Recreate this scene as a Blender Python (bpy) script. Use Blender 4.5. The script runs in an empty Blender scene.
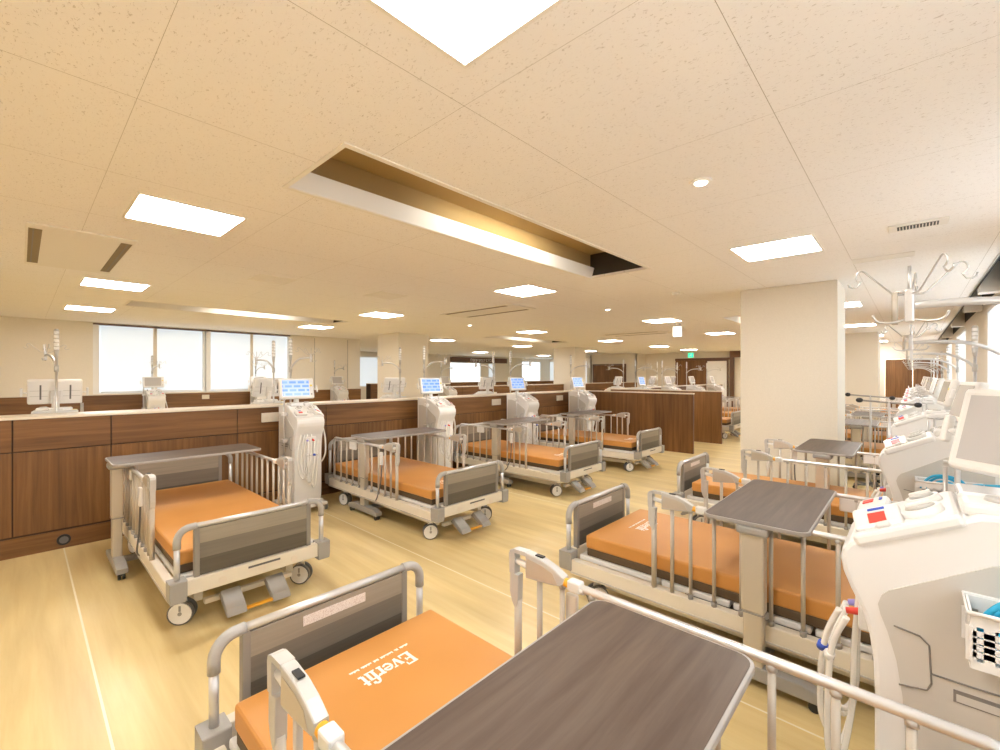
import bpy, bmesh, math, random
from mathutils import Vector, Matrix
random.seed(7)
C = bpy.context.scene.collection
PI = math.pi
CEIL = 2.59

# ------------------------------------------------------------------ materials
def mat(name, col, rough=.5, metal=0., emit=None, es=0., spec=.5, coat=0., alpha=1., trans=0.):
    m = bpy.data.materials.new(name); m.use_nodes = True
    b = m.node_tree.nodes['Principled BSDF']
    b.inputs['Base Color'].default_value = (*col, 1)
    b.inputs['Roughness'].default_value = rough
    b.inputs['Metallic'].default_value = metal
    b.inputs['Specular IOR Level'].default_value = spec
    b.inputs['Coat Weight'].default_value = coat
    b.inputs['Alpha'].default_value = alpha
    b.inputs['Transmission Weight'].default_value = trans
    if emit:
        b.inputs['Emission Color'].default_value = (*emit, 1)
        b.inputs['Emission Strength'].default_value = es
    return m
def nodes(m): return m.node_tree.nodes, m.node_tree.links, m.node_tree.nodes['Principled BSDF']
def coords(m, scale=(1,1,1), loc=(0,0,0)):
    n, l, b = nodes(m)
    tc = n.new('ShaderNodeTexCoord'); mp = n.new('ShaderNodeMapping')
    mp.inputs['Scale'].default_value = scale; mp.inputs['Location'].default_value = loc
    l.new(tc.outputs['Object'], mp.inputs['Vector'])
    return mp.outputs['Vector']
def noise(m, vec, scale=1., detail=3., rough=.5, dist=0.):
    n, l, b = nodes(m)
    t = n.new('ShaderNodeTexNoise'); t.inputs['Scale'].default_value = scale
    t.inputs['Detail'].default_value = detail; t.inputs['Roughness'].default_value = rough
    t.inputs['Distortion'].default_value = dist
    l.new(vec, t.inputs['Vector']); return t.outputs['Fac']
def ramp(m, fac, stops):
    n, l, b = nodes(m)
    r = n.new('ShaderNodeValToRGB')
    while len(r.color_ramp.elements) < len(stops): r.color_ramp.elements.new(.5)
    for e, (p, c) in zip(r.color_ramp.elements, stops):
        e.position = p; e.color = (*c, 1)
    l.new(fac, r.inputs['Fac']); return r.outputs['Color']
def mixc(m, fac, a, b_, mode='MIX'):
    n, l, b = nodes(m)
    x = n.new('ShaderNodeMix'); x.data_type = 'RGBA'; x.blend_type = mode
    for s, v in ((x.inputs[0], fac), (x.inputs[6], a), (x.inputs[7], b_)):
        if isinstance(v, (int, float)): s.default_value = v
        elif isinstance(v, tuple): s.default_value = (*v, 1)
        else: l.new(v, s)
    return x.outputs[2]
def math_(m, op, a, b_=0., c=0.):
    n, l, b = nodes(m)
    x = n.new('ShaderNodeMath'); x.operation = op
    for i, v in enumerate((a, b_, c)):
        if isinstance(v, (int, float)): x.inputs[i].default_value = v
        else: l.new(v, x.inputs[i])
    return x.outputs[0]
def sep(m, vec):
    n, l, b = nodes(m); s = n.new('ShaderNodeSeparateXYZ'); l.new(vec, s.inputs[0]); return s.outputs
def setcol(m, c): m.node_tree.links.new(c, nodes(m)[2].inputs['Base Color'])
def gridline(m, v, off, pitch, half):
    a = math_(m, 'SUBTRACT', v, off); a = math_(m, 'DIVIDE', a, pitch)
    a = math_(m, 'SUBTRACT', a, math_(m, 'ROUND', a)); a = math_(m, 'ABSOLUTE', a)
    return math_(m, 'LESS_THAN', a, half/pitch)

def wood(name, axis, dark=1.):
    m = mat(name, (.2,.09,.04), .42)
    s = {'z': (26, 26, 1.1), 'y': (26, 1.1, 26), 'x': (1.1, 26, 26)}[axis]
    v = coords(m, s)
    f = noise(m, v, 1., 5, .6, .4)
    c1 = ramp(m, f, [(.28, (.125*dark,.053*dark,.015*dark)), (.52, (.20*dark,.091*dark,.027*dark)), (.75, (.27*dark,.135*dark,.045*dark))])
    v2 = coords(m, tuple(q*.12 if q > 2 else q*.4 for q in s))
    f2 = noise(m, v2, 1., 2, .5)
    c2 = ramp(m, f2, [(.3, (.75,.72,.7)), (.7, (1.15,1.15,1.15))])
    setcol(m, mixc(m, 1., c1, c2, 'MULTIPLY'))
    return m
M = {}
M['wood_v'] = wood('wood_vertical_grain', 'z')
M['wood_h'] = wood('wood_horizontal_grain', 'y')
M['wood_x'] = wood('wood_horizontal_grain_across', 'x')
M['groove'] = mat('panel_groove', (.05,.022,.01), .6)
M['cap'] = mat('partition_cap', (.74,.66,.55), .35)
M['wood_dark'] = mat('dark_wood', (.13,.06,.03), .45)
# floor: pale beech sheet vinyl
m = M['floor'] = mat('beech_vinyl', (.8,.6,.33), .33, spec=.5)
v = coords(m, (1.1, 16, 1)); f = noise(m, v, 1., 5, .62, .3)
c1 = ramp(m, f, [(.25, (.66,.495,.22)), (.5, (.72,.565,.275)), (.78, (.77,.635,.335))])
v = coords(m, (.9, 5.5, 1)); f = noise(m, v, 1., 1, .5)
c2 = ramp(m, f, [(.35, (.90,.88,.85)), (.65, (1.06,1.06,1.06))])
c = mixc(m, 1., c1, c2, 'MULTIPLY')
xyz = sep(m, coords(m))
j = gridline(m, xyz[1], .25, 2.0, .005)
setcol(m, mixc(m, j, c, (.86,.78,.62)))
# ceiling: fissured board
m = M['ceiling'] = mat('ceiling_board', (.8,.76,.7), .9)
v = coords(m, (62, 120, 1)); f = noise(m, v, 1., 3, .6, .9)
c1 = ramp(m, f, [(.335, (.68,.635,.59)), (.385, (.925,.895,.87))])
xyz = sep(m, coords(m))
j1 = gridline(m, xyz[0], -.42, .91, .0011); j2 = gridline(m, xyz[1], .31, .91, .0007)
j = math_(m, 'MAXIMUM', j1, j2)
setcol(m, mixc(m, j, c1, (.42,.37,.30)))
M['ceiling_plain'] = mat('ceiling_trim_white', (.86,.82,.76), .6)
M['wall'] = mat('wall_beige', (.70,.62,.50), .85)
m = M['wall']; v = coords(m, (1,1,1)); f = noise(m, v, 90., 2)
setcol(m, ramp(m, f, [(.3, (.765,.705,.60)), (.7, (.80,.74,.635))]))
M['wall_white'] = mat('wall_white', (.85,.84,.82), .6)
M['coffer'] = mat('coffer_gold_paint', (.42,.29,.12), .5)
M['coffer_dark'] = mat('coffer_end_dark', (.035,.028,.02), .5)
M['coffer_white'] = mat('coffer_reflector', (.86,.84,.80), .35)
M['slot'] = mat('outlet_brown', (.24,.18,.10), .6)
M['pocket'] = mat('blind_pocket_dark', (.03,.025,.02), .7)  # near-black stands in for the shade inside the pocket
m = M['blind'] = mat('backlit_blind', (.62,.66,.68), .9, emit=(.80,.91,1.), es=.26)
m = M['blind_hot'] = mat('bright_window', (.9,.95,1), .9, emit=(.82,.92,1.), es=.75)
M['frame_white'] = mat('window_frame', (.83,.82,.80), .4)
M['panel_light'] = mat('light_diffuser', (1,1,1), .6, emit=(1,.975,.95), es=13)
M['spot'] = mat('spot_lens', (1,1,1), .4, emit=(1,.93,.82), es=5)
M['white'] = mat('machine_white', (.79,.775,.75), .35)
M['white2'] = mat('machine_cover_white', (.72,.705,.68), .4)
M['side_grey'] = mat('machine_side_grey', (.58,.55,.50), .45)
M['line_grey'] = mat('seam_grey', (.22,.20,.18), .6)
M['beam'] = mat('bed_beam_ivory', (.74,.68,.57), .4)
M['beige_metal'] = mat('rail_beige_paint', (.53,.47,.39), .35, metal=.25)
M['silver'] = mat('rail_silver', (.66,.65,.645), .34, metal=.6)
M['grey'] = mat('grey_plastic', (.34,.325,.30), .45)
M['grey_l'] = mat('light_grey_plastic', (.52,.50,.47), .4)
M['stile'] = mat('board_stile', (.27,.245,.215), .4)
M['elbow'] = mat('elbow_grey', (.42,.405,.385), .4)
M['grey_d'] = mat('dark_grey_plastic', (.13,.125,.12), .5)
M['black'] = mat('black_rubber', (.02,.02,.02), .5)
M['steel'] = mat('steel', (.60,.585,.57), .32, metal=.75)
M['amber'] = mat('amber_plastic', (.85,.42,.03), .4)
M['red'] = mat('red_plastic', (.75,.06,.04), .4)
M['blue'] = mat('blue_plastic', (.04,.10,.55), .4)
M['violet'] = mat('violet_cap', (.30,.26,.65), .4)
M['cyan'] = mat('cyan_tubing', (.03,.42,.66), .3)
M['hose'] = mat('clear_hose', (.85,.83,.79), .25, coat=.4)
M['clear'] = mat('clear_cover', (.90,.90,.90), .12, coat=.6)
M['yellow'] = mat('yellow_sticker', (.85,.70,.10), .5)
M['exit_green'] = mat('exit_green', (.02,.45,.22), .4, emit=(.03,.75,.35), es=.9)
M['letter'] = mat('white_print', (.92,.90,.86), .5)
M['lamp_green'] = mat('lamp_green', (.1,.8,.3), .4, emit=(.2,1,.4), es=2)
m = M['orange'] = mat('orange_cover', (.84,.40,.11), .42, spec=.35)
v = coords(m); f = noise(m, v, 2.2, 2)
setcol(m, ramp(m, f, [(.35, (.575,.262,.066)), (.65, (.63,.298,.082))]))
M['brown_cover'] = mat('mattress_base_brown', (.10,.062,.03), .6)
# panel with three tonal bands (top light, bottom dark)
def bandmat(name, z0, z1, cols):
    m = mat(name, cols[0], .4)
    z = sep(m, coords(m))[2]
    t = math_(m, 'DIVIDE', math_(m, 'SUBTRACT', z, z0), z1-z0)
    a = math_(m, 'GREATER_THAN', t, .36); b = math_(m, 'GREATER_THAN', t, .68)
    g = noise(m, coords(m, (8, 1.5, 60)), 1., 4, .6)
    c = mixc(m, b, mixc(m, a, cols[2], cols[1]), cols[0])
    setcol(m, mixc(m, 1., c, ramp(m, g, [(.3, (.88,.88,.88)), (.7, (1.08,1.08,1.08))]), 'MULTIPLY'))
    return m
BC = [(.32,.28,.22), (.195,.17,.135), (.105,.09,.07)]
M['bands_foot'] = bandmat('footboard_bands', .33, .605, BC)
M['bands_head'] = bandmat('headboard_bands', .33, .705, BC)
# table top
m = M['tabletop'] = mat('table_walnut_laminate', (.2,.14,.1), .45, spec=.35)
g = noise(m, coords(m, (30, 2.2, 1)), 1., 5, .6, .4)
setcol(m, ramp(m, g, [(.3, (.075,.050,.037)), (.7, (.125,.090,.068))]))
M['table_edge'] = mat('table_edge_grey', (.36,.335,.31), .4)
M['column'] = mat('column_beige', (.60,.54,.44), .35, metal=.3)
# monitor screen
m = M['screen_on'] = mat('lit_screen', (.1,.2,.6), .2)
n, l, b = nodes(m)
br = n.new('ShaderNodeTexBrick'); br.inputs['Scale'].default_value = 5.5
br.inputs['Color1'].default_value = (.05,.20,.85,1); br.inputs['Color2'].default_value = (.35,.60,1,1)
br.inputs['Mortar'].default_value = (.75,.88,1,1); br.inputs['Mortar Size'].default_value = .06
l.new(coords(m, (1, 1, 1)), br.inputs['Vector'])
mp = n.new('ShaderNodeMapping'); mp.inputs['Rotation'].default_value = (PI/2, 0, PI/2)
tc = n.new('ShaderNodeTexCoord'); l.new(tc.outputs['Object'], mp.inputs['Vector'])
sx = sep(m, tc.outputs['Object']); cb = n.new('ShaderNodeCombineXYZ'); l.new(sx[1], cb.inputs[0]); l.new(sx[2], cb.inputs[1])
l.new(cb.outputs[0], br.inputs['Vector'])
l.new(br.outputs['Color'], b.inputs['Emission Color']); b.inputs['Emission Strength'].default_value = .28
M['screen_off'] = mat('unlit_screen', (.50,.48,.47), .15)
m = M['sticker'] = mat('caution_sticker', (.8,.74,.7), .5)
g = noise(m, coords(m, (120, 330, 330)), 1., 2)
setcol(m, ramp(m, g, [(.36, (.58,.47,.42)), (.50, (.80,.74,.69))]))

# ------------------------------------------------------------------ mesh builder
class MB:
    def __init__(s): s.bm = bmesh.new(); s.mats = []
    def mi(s, m):
        if m not in s.mats: s.mats.append(m)
        return s.mats.index(m)
    def _merge(s, t, m, smooth=False, mtx=None):
        i = s.mi(m)
        if mtx: bmesh.ops.transform(t, matrix=mtx, verts=t.verts)
        mp = {}
        for v in t.verts: mp[v] = s.bm.verts.new(v.co)
        for f in t.faces:
            try: g = s.bm.faces.new([mp[v] for v in f.verts])
            except ValueError: continue
            g.material_index = i; g.smooth = smooth
        t.free()
    def box(s, x0, x1, y0, y1, z0, z1, m, bev=0., seg=2, mtx=None):
        t = bmesh.new(); bmesh.ops.create_cube(t, size=1.)
        for v in t.verts: v.co = Vector(((x0+x1)/2+v.co.x*(x1-x0), (y0+y1)/2+v.co.y*(y1-y0), (z0+z1)/2+v.co.z*(z1-z0)))
        if bev: bmesh.ops.bevel(t, geom=t.edges[:], offset=bev, segments=seg, affect='EDGES', profile=.5)
        s._merge(t, m, False, mtx); return s
    def cyl(s, a, b, r, m, r2=None, n=12, mtx=None):
        a, b = Vector(a), Vector(b); d = b-a
        t = bmesh.new(); bmesh.ops.create_cone(t, cap_ends=True, segments=n, radius1=r, radius2=r if r2 is None else r2, depth=d.length)
        q = Vector((0,0,1)).rotation_difference(d.normalized()).to_matrix().to_4x4()
        bmesh.ops.transform(t, matrix=Matrix.Translation((a+b)/2) @ q, verts=t.verts)
        i = s.mi(m); mp = {}
        if mtx: bmesh.ops.transform(t, matrix=mtx, verts=t.verts)
        for v in t.verts: mp[v] = s.bm.verts.new(v.co)
        for f in t.faces:
            g = s.bm.faces.new([mp[v] for v in f.verts]); g.material_index = i; g.smooth = len(f.verts) == 4
        t.free(); return s
    def tube(s, pts, r, m, n=8, closed=False, flat=1.):
        pts = [Vector(p) for p in pts]; i = s.mi(m); rings = []; up = None; k = len(pts)
        for j, p in enumerate(pts):
            if closed: d = (pts[(j+1) % k]-pts[j-1]).normalized()
            else: d = (pts[min(j+1, k-1)]-pts[max(j-1, 0)]).normalized()
            if up is None:
                up = Vector((0,0,1)) if abs(d.z) < .9 else Vector((1,0,0))
            u = (up-d*up.dot(d)).normalized(); up = u; w = d.cross(u)
            rings.append([s.bm.verts.new(p+u*math.cos(2*PI*q/n)*r*flat+w*math.sin(2*PI*q/n)*r) for q in range(n)])
        for j in range(k if closed else k-1):
            A, B = rings[j], rings[(j+1) % k]
            for q in range(n):
                f = s.bm.faces.new([A[q], A[(q+1) % n], B[(q+1) % n], B[q]]); f.material_index = i; f.smooth = True
        if not closed:
            for R in (rings[0][::-1], rings[-1]):
                f = s.bm.faces.new(R); f.material_index = i
        return s
    def prism(s, poly, a, b, m, axis='y', bev=0., mtx=None):
        # poly: 2D points; extruded along axis from a to b
        t = bmesh.new()
        def P(p, h):
            return {'y': (p[0], h, p[1]), 'z': (p[0], p[1], h), 'x': (h, p[0], p[1])}[axis]
        A = [t.verts.new(P(p, a)) for p in poly]; B = [t.verts.new(P(p, b)) for p in poly]
        t.faces.new(A); t.faces.new(B[::-1]); k = len(poly)
        for j in range(k): t.faces.new([A[(j+1) % k], A[j], B[j], B[(j+1) % k]])
        bmesh.ops.recalc_face_normals(t, faces=t.faces)
        if bev:
            e = [x for x in t.edges if all(len(f.verts) == k or True for f in x.link_faces) and any(len(f.verts) == k and k > 4 or (k == 4 and False) for f in x.link_faces)]
            bmesh.ops.bevel(t, geom=e or t.edges[:], offset=bev, segments=2, affect='EDGES', profile=.5)
        s._merge(t, m, False, mtx); return s
    def ball(s, c, r, m, sc=(1,1,1), n=10):
        t = bmesh.new(); bmesh.ops.create_uvsphere(t, u_segments=n*2, v_segments=n, radius=r)
        for v in t.verts: v.co = Vector((c[0]+v.co.x*sc[0], c[1]+v.co.y*sc[1], c[2]+v.co.z*sc[2]))
        s._merge(t, m, True); return s
    def mesh(s, name):
        bmesh.ops.recalc_face_normals(s.bm, faces=s.bm.faces)
        me = bpy.data.meshes.new(name); s.bm.to_mesh(me); s.bm.free()
        for m in s.mats: me.materials.append(M[m])
        return me
    def build(s, name, parent=None, loc=(0,0,0), rz=0.):
        o = bpy.data.objects.new(name, s.mesh(name)); C.objects.link(o)
        o.location = loc; o.rotation_euler.z = rz
        if parent: o.parent = parent
        return o
def tag(o, label=None, cat=None, group=None, kind=None):
    if label: o['label'] = label
    if cat: o['category'] = cat
    if group: o['group'] = group
    if kind: o['kind'] = kind
    return o
def empty(name, loc=(0,0,0), rz=0.):
    o = bpy.data.objects.new(name, None); C.objects.link(o)
    o.location = loc; o.rotation_euler.z = rz; o.empty_display_size = .1; return o
def copy_tree(o, parent=None):
    c = o.copy(); C.objects.link(c); c.parent = parent
    for ch in list(o.children): copy_tree(ch, c)
    return c
def arc(c, r, a0, a1, n, plane):
    out = []
    for i in range(n+1):
        a = a0+(a1-a0)*i/n; x, y = math.cos(a)*r, math.sin(a)*r
        out.append({'yz': (c[0], c[1]+x, c[2]+y), 'xz': (c[0]+x, c[1], c[2]+y), 'xy': (c[0]+x, c[1]+y, c[2])}[plane])
    return out
def spline(P, k=6):
    P = [Vector(p) for p in P]; out = []
    for i in range(len(P)-1):
        a, b, c, d = P[max(i-1,0)], P[i], P[i+1], P[min(i+2,len(P)-1)]
        for j in range(k):
            t = j/k
            out.append(.5*((2*b)+(c-a)*t+(2*a-5*b+4*c-d)*t*t+(3*b-a-3*c+d)*t**3))
    out.append(P[-1]); return out
def S(name, mb, parent=None):
    o = mb.build(name, parent)
    if parent is None: o['kind'] = 'structure'
    return o

# ------------------------------------------------------------------ room shell
X0, X1, YN = -18.5, .8, -4.
def slab(mb, axis, pos, th, a0, a1, z0, z1, holes, m):
    """wall as boxes: axis 'x' -> plane at X=pos running along Y; holes (a0,a1,z0,z1)"""
    A = sorted({a0, a1, *[h[0] for h in holes], *[h[1] for h in holes]}); Z = sorted({z0, z1, *[h[2] for h in holes], *[h[3] for h in holes]})
    for i in range(len(A)-1):
        for j in range(len(Z)-1):
            ca, cz = (A[i]+A[i+1])/2, (Z[j]+Z[j+1])/2
            if any(h[0] < ca < h[1] and h[2] < cz < h[3] for h in holes): continue
            p, q = sorted((pos, pos+th))
            if axis == 'x': mb.box(p, q, A[i], A[i+1], Z[j], Z[j+1], m)
            else: mb.box(A[i], A[i+1], p, q, Z[j], Z[j+1], m)
mb = MB(); mb.box(-18.7, 1., -4.2, 25.2, -.1, 0, 'floor'); S('floor', mb)
coffers = [(-2.65,-1.97,1.05,4.35), (-9.02,-8.36,1.1,4.5), (-9.02,-8.36,9.0,12.3), (-2.65,-1.97,9.0,12.3)]
def ceiling():
    mb = MB(); xs = sorted({-18.6, .6, *[c[0] for c in coffers], *[c[1] for c in coffers]})
    ys = sorted({-4.1, 25.1, *[c[2] for c in coffers], *[c[3] for c in coffers]})
    for i in range(len(xs)-1):
        for j in range(len(ys)-1):
            cx, cy = (xs[i]+xs[i+1])/2, (ys[j]+ys[j+1])/2
            if any(c[0] < cx < c[1] and c[2] < cy < c[3] for c in coffers): continue
            mb.box(xs[i], xs[i+1], ys[j], ys[j+1], CEIL, CEIL+.02, 'ceiling')
    o = S('ceiling', mb)
    # recessed light coffers
    for (a, b, c, d) in coffers:
        H = .26
        q = MB()
        q.box(a-.02, b+.02, c-.02, d+.02, CEIL+H, CEIL+H+.02, 'coffer')
        q.box(a-.02, a, c, d, CEIL+.105, CEIL+H, 'coffer'); q.box(b, b+.02, c, d, CEIL+.02, CEIL+H, 'coffer')
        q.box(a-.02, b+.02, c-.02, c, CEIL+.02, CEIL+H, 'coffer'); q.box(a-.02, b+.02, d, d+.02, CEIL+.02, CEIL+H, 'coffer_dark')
        q.build('coffer_lining', o)
        r = MB()
        r.prism([(a-.001, CEIL-.004), (a+.015, CEIL-.004), (a+.05, CEIL+.105), (a-.001, CEIL+.105)], c, d, 'coffer_white')
        r.box(b-.012, b, c, d, CEIL-.004, CEIL+.03, 'coffer_white')
        for (x0, x1, y0, y1) in ((a-.025, a, c-.025, d+.025), (b, b+.025, c-.025, d+.025), (a, b, c-.025, c), (a, b, d, d+.025)):
            r.box(x0, x1, y0, y1, CEIL-.006, CEIL, 'ceiling_plain')
        r.build('coffer_reflector', o)
    # blind pocket beside the window wall
    q = MB(); q.box(.58, .98, -4.1, 19.7, CEIL+.26, CEIL+.28, 'pocket'); q.box(.58, .60, -4.1, 19.7, CEIL-.012, CEIL+.27, 'pocket')
    q.box(.79, .80, -4.1, 19.7, CEIL-.02, CEIL+.27, 'pocket'); q.box(.575, .59, -4.1, 19.7, CEIL-.012, CEIL+.004, 'steel')  # dark board added over the beige wall to paint the pocket's shade
    q.build('blind_pocket', o)
    q = MB()
    for y in (-1.5, 2.2, 5.0, 8.0, 10.2, 13.2, 16.8): q.box(.6, .82, y-.12, y+.12, CEIL-.09, CEIL+.26, 'ceiling_plain')
    q.build('pocket_divider', o)
ceiling()
# linear lamps tucked in each coffer's near flank
for k, (a, b, c, d) in enumerate(coffers):
    L = bpy.data.lights.new('coffer_lamp', 'AREA'); L.shape = 'RECTANGLE'; L.size = 1.1; L.size_y = .03; L.energy = 3.2; L.color = (1,.93,.80); L.spread = math.radians(110)
    o = bpy.data.objects.new('coffer_lamp', L); C.objects.link(o)
    o.location = (b-.04, (c+d)/2+.15, CEIL+.035); o.rotation_euler = (Vector((-.60, 0, -.0)).to_track_quat('-Z', 'Y')).to_euler()
    q = MB(); q.box(b-.035, b-.005, (c+d)/2-.65, (c+d)/2+.95, CEIL+.025, CEIL+.075, 'ceiling_plain', .004); q.box(b-.15, b-.005, (c+d)/2-.9, (c+d)/2+1.2, CEIL+.075, CEIL+.082, 'ceiling_plain')  # upper plate is an unseen baffle added to keep the lamp light low
    tag(q.build('linear_luminaire'), ['slim white linear lamp hidden in the long coffer nearest the camera', 'slim white linear lamp inside the coffer by the window blinds', 'slim white linear lamp inside the far coffer beyond the left beds', 'slim white linear lamp inside the coffer behind the big square pillar'][k], 'lamp', 'linear lamps in the ceiling coffers')

# left wall (with windows) at X=-12.35
LW = -12.35
mb = MB(); slab(mb, 'x', LW, -.15, YN, 7.03, 0, CEIL, [(1.0, 4.95, 1.10, CEIL-.02)], 'wall')
mb.box(LW-.001, LW+.004, 5.62, 5.63, 1.1, CEIL-.05, 'line_grey'); mb.box(LW-.001, LW+.004, 6.62, 6.63, 1.1, CEIL-.05, 'line_grey')
slab(mb, 'x', LW-.4, -.1, YN, 7.03, 0, CEIL, [], 'wall_white')
S('wall_left', mb)
mb = MB(); mb.box(LW, LW+.05, YN, 7.03, 0, 1.08, 'wood_h'); mb.box(LW, LW+.07, YN, 7.03, 1.08, 1.10, 'cap'); S('trim_1', mb)
for k, (a, b) in enumerate(((1.0, 2.98), (3.0, 4.95))):
    fr = MB()
    fr.box(LW-.14, LW-.02, a, a+.10, 1.1, CEIL-.03, 'frame_white'); fr.box(LW-.14, LW-.02, b-.04, b, 1.1, CEIL-.03, 'frame_white')
    fr.box(LW-.14, LW+.03, a, b, 1.10, 1.125, 'frame_white'); fr.box(LW-.14, LW+.02, a, b, CEIL-.045, CEIL-.02, 'wood_dark')
    w = fr.build('window_%d' % (k+1)); w['kind'] = 'structure'
    mid = (a+b)/2+.05
    g = MB(); g.box(LW-.13, LW-.12, a+.1, b-.04, 1.125, CEIL-.05, 'blind'); g.build('pane', w)
    for (p, q_) in ((a+.13, mid-.03), (mid+.03, b-.06)):
        g = MB(); g.box(LW-.10, LW-.094, p, q_, 1.14, CEIL-.06, 'blind'); g.cyl((LW-.097, p, 1.14), (LW-.097, q_, 1.14), .012, 'frame_white', n=8); g.build('roller_blind', w)
    g = MB(); g.box(LW-.115, LW-.085, mid-.035, mid+.035, 1.125, CEIL-.045, 'wall'); g.build('mullion', w)
# recess walls beyond
mb = MB(); slab(mb, 'y', 7.025, -.12, X0, LW-.02, 0, CEIL, [], 'wall'); S('wall_left_return', mb)
mb = MB(); slab(mb, 'x', X0, -.15, 7.0, 25.1, 0, CEIL, [(8.4, 12.6, .95, 2.37), (15.9, 18.3, .74, 2.22), (18.9, 19.5, .74, 2.22), (22.0, 24.0, .9, 2.4)], 'wall')
S('wall_left_far', mb)
for k, (a, b, z0, z1) in enumerate(((8.4, 12.6, .95, 2.37), (15.9, 18.3, .74, 2.22), (18.9, 19.5, .74, 2.22), (22.0, 24.0, .9, 2.4))):
    fr = MB(); 
    for p in (a, b-.05): fr.box(X0-.12, X0+.01, p, p+.05, z0, z1, 'frame_white')
    fr.box(X0-.12, X0+.01, a, b, z1-.05, z1, 'frame_white'); fr.box(X0-.12, X0+.02, a, b, z0, z0+.04, 'frame_white')
    w = fr.build('window_%d' % (k+3)); w['kind'] = 'structure'
    g = MB(); g.box(X0-.09, X0-.08, a+.04, b-.04, z0, z1-.03, 'blind_hot' if k in (1, 3) else 'blind'); g.build('roller_blind', w)
mb = MB(); slab(mb, 'y', 25., .12, X0-.1, -12.7, 0, CEIL, [], 'wall'); mb.box(-18.4, -15.5, 24.93, 25., .9, 2.4, 'blind'); S('wall_far_left', mb)
mb = MB(); slab(mb, 'x', -12.8, .1, 21., 25.1, 0, CEIL, [], 'wall'); slab(mb, 'y', 21., .12, -12.79, -10.115, 0, CEIL, [], 'wall')
slab(mb, 'x', -10.1, -.1, 21., 22.1, 0, CEIL, [], 'wall'); S('wall_far_corner', mb)
mb = MB(); slab(mb, 'y', 22., .12, -10.2, -2.9, 0, CEIL, [], 'wall'); slab(mb, 'x', -3., .1, 19.6, 22.1, 0, CEIL, [], 'wall'); S('wall_far', mb)
mb = MB(); slab(mb, 'y', 19.7, .12, -3., .8, 0, CEIL+.26, [(-.69, .74, 0, 2.05)], 'wall'); S('wall_far_right', mb)
mb = MB(); slab(mb, 'y', YN, -.12, -12.6, 1., 0, CEIL+.27, [], 'wall'); S('wall_near', mb)
# right wall with windows, X=.8
RW = [(-1.2, 1.9, 1.0, 2.45), (2.6, 4.6, 1.0, 2.45), (5.6, 9.5, 1.0, 2.45), (13.0, 15.6, 1.0, 2.45), (17.3, 19.2, 1.0, 2.45)]
mb = MB(); slab(mb, 'x', .8, .16, YN, 19.8, 0, CEIL+.26, RW, 'wall'); S('wall_right', mb)
for k, (a, b, z0, z1) in enumerate(RW):
    fr = MB()
    for p in (a, (a+b)/2, b-.05): fr.box(.80, .93, p, p+.05, z0, z1, 'frame_white')
    fr.box(.8, .93, a, b, z1-.05, z1, 'frame_white'); fr.box(.78, .93, a, b, z0, z0+.04, 'frame_white')
    w = fr.build('window_%d' % (k+7)); w['kind'] = 'structure'
    g = MB(); g.box(.90, .91, a+.04, b-.04, z0, z1-.03, 'blind_hot'); g.build('pane', w)
# doors
def door(n, box_, leaf, leaves=1, frame='wood_dark'):
    x0, x1, y, h = box_
    fr = MB(); fr.box(x0-.06, x0, y-.03, y+.02, 0, h+.05, frame); fr.box(x1, x1+.06, y-.03, y+.02, 0, h+.05, frame); fr.box(x0, x1, y-.03, y+.02, h, h+.05, frame)
    o = fr.build('door_%d' % n); o['kind'] = 'structure'
    w = (x1-x0)/leaves
    for i in range(leaves):
        q = MB(); q.box(x0+i*w+.006, x0+(i+1)*w-.006, y-.02, y+.02, .01, h-.006, leaf, .004); q.build('door_leaf', o)
        q = MB(); xh = x0+(i+1)*w-.1 if i == 0 else x0+i*w+.1
        q.cyl((xh, y-.05, .85), (xh, y-.05, 1.15), .012, 'steel', n=8); q.cyl((xh, y-.05, .88), (xh, y-.01, .88), .008, 'steel', n=6); q.cyl((xh, y-.05, 1.12), (xh, y-.01, 1.12), .008, 'steel', n=6)
        q.build('door_handle', o)
door(1, (-12.55, -10.75, 20.97, 2.02), 'wood_v', 2)
door(2, (-7.05, -6.2, 21.93, 2.15), 'wall_white', 1)
door(3, (-.66, .70, 19.75, 2.02), 'wood_v', 2, 'frame_white')
mb = MB(); mb.box(-8.55, -7.12, 21.94, 22., 0, 2.2, 'wood_v'); mb.box(-8.55, -6.05, 21.90, 22., 2.2, 2.30, 'wood_dark'); mb.box(-6.05, -5.3, 21.8, 22., 2.3, CEIL, 'wood_dark'); mb.box(-6.05, -5.9, 21.85, 22., 0, 2.3, 'wood_dark')
S('trim_2', mb)

# pillars
for k, (x0, x1, y0, y1) in enumerate(((-1.63, -.62, 6.34, 7.1), (-1.63, -.62, 14.7, 15.5), (-10.6, -9.6, 6.55, 7.5), (-10.6, -9.6, 14.6, 15.4))):
    mb = MB(); mb.box(x0, x1, y0, y1, 0, CEIL, 'wall', .006, 1)
    mb.box(x0-.012, x1+.012, y0-.012, y1+.012, 0, .08, 'grey_l')
    S('wall_pillar', mb)

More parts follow.
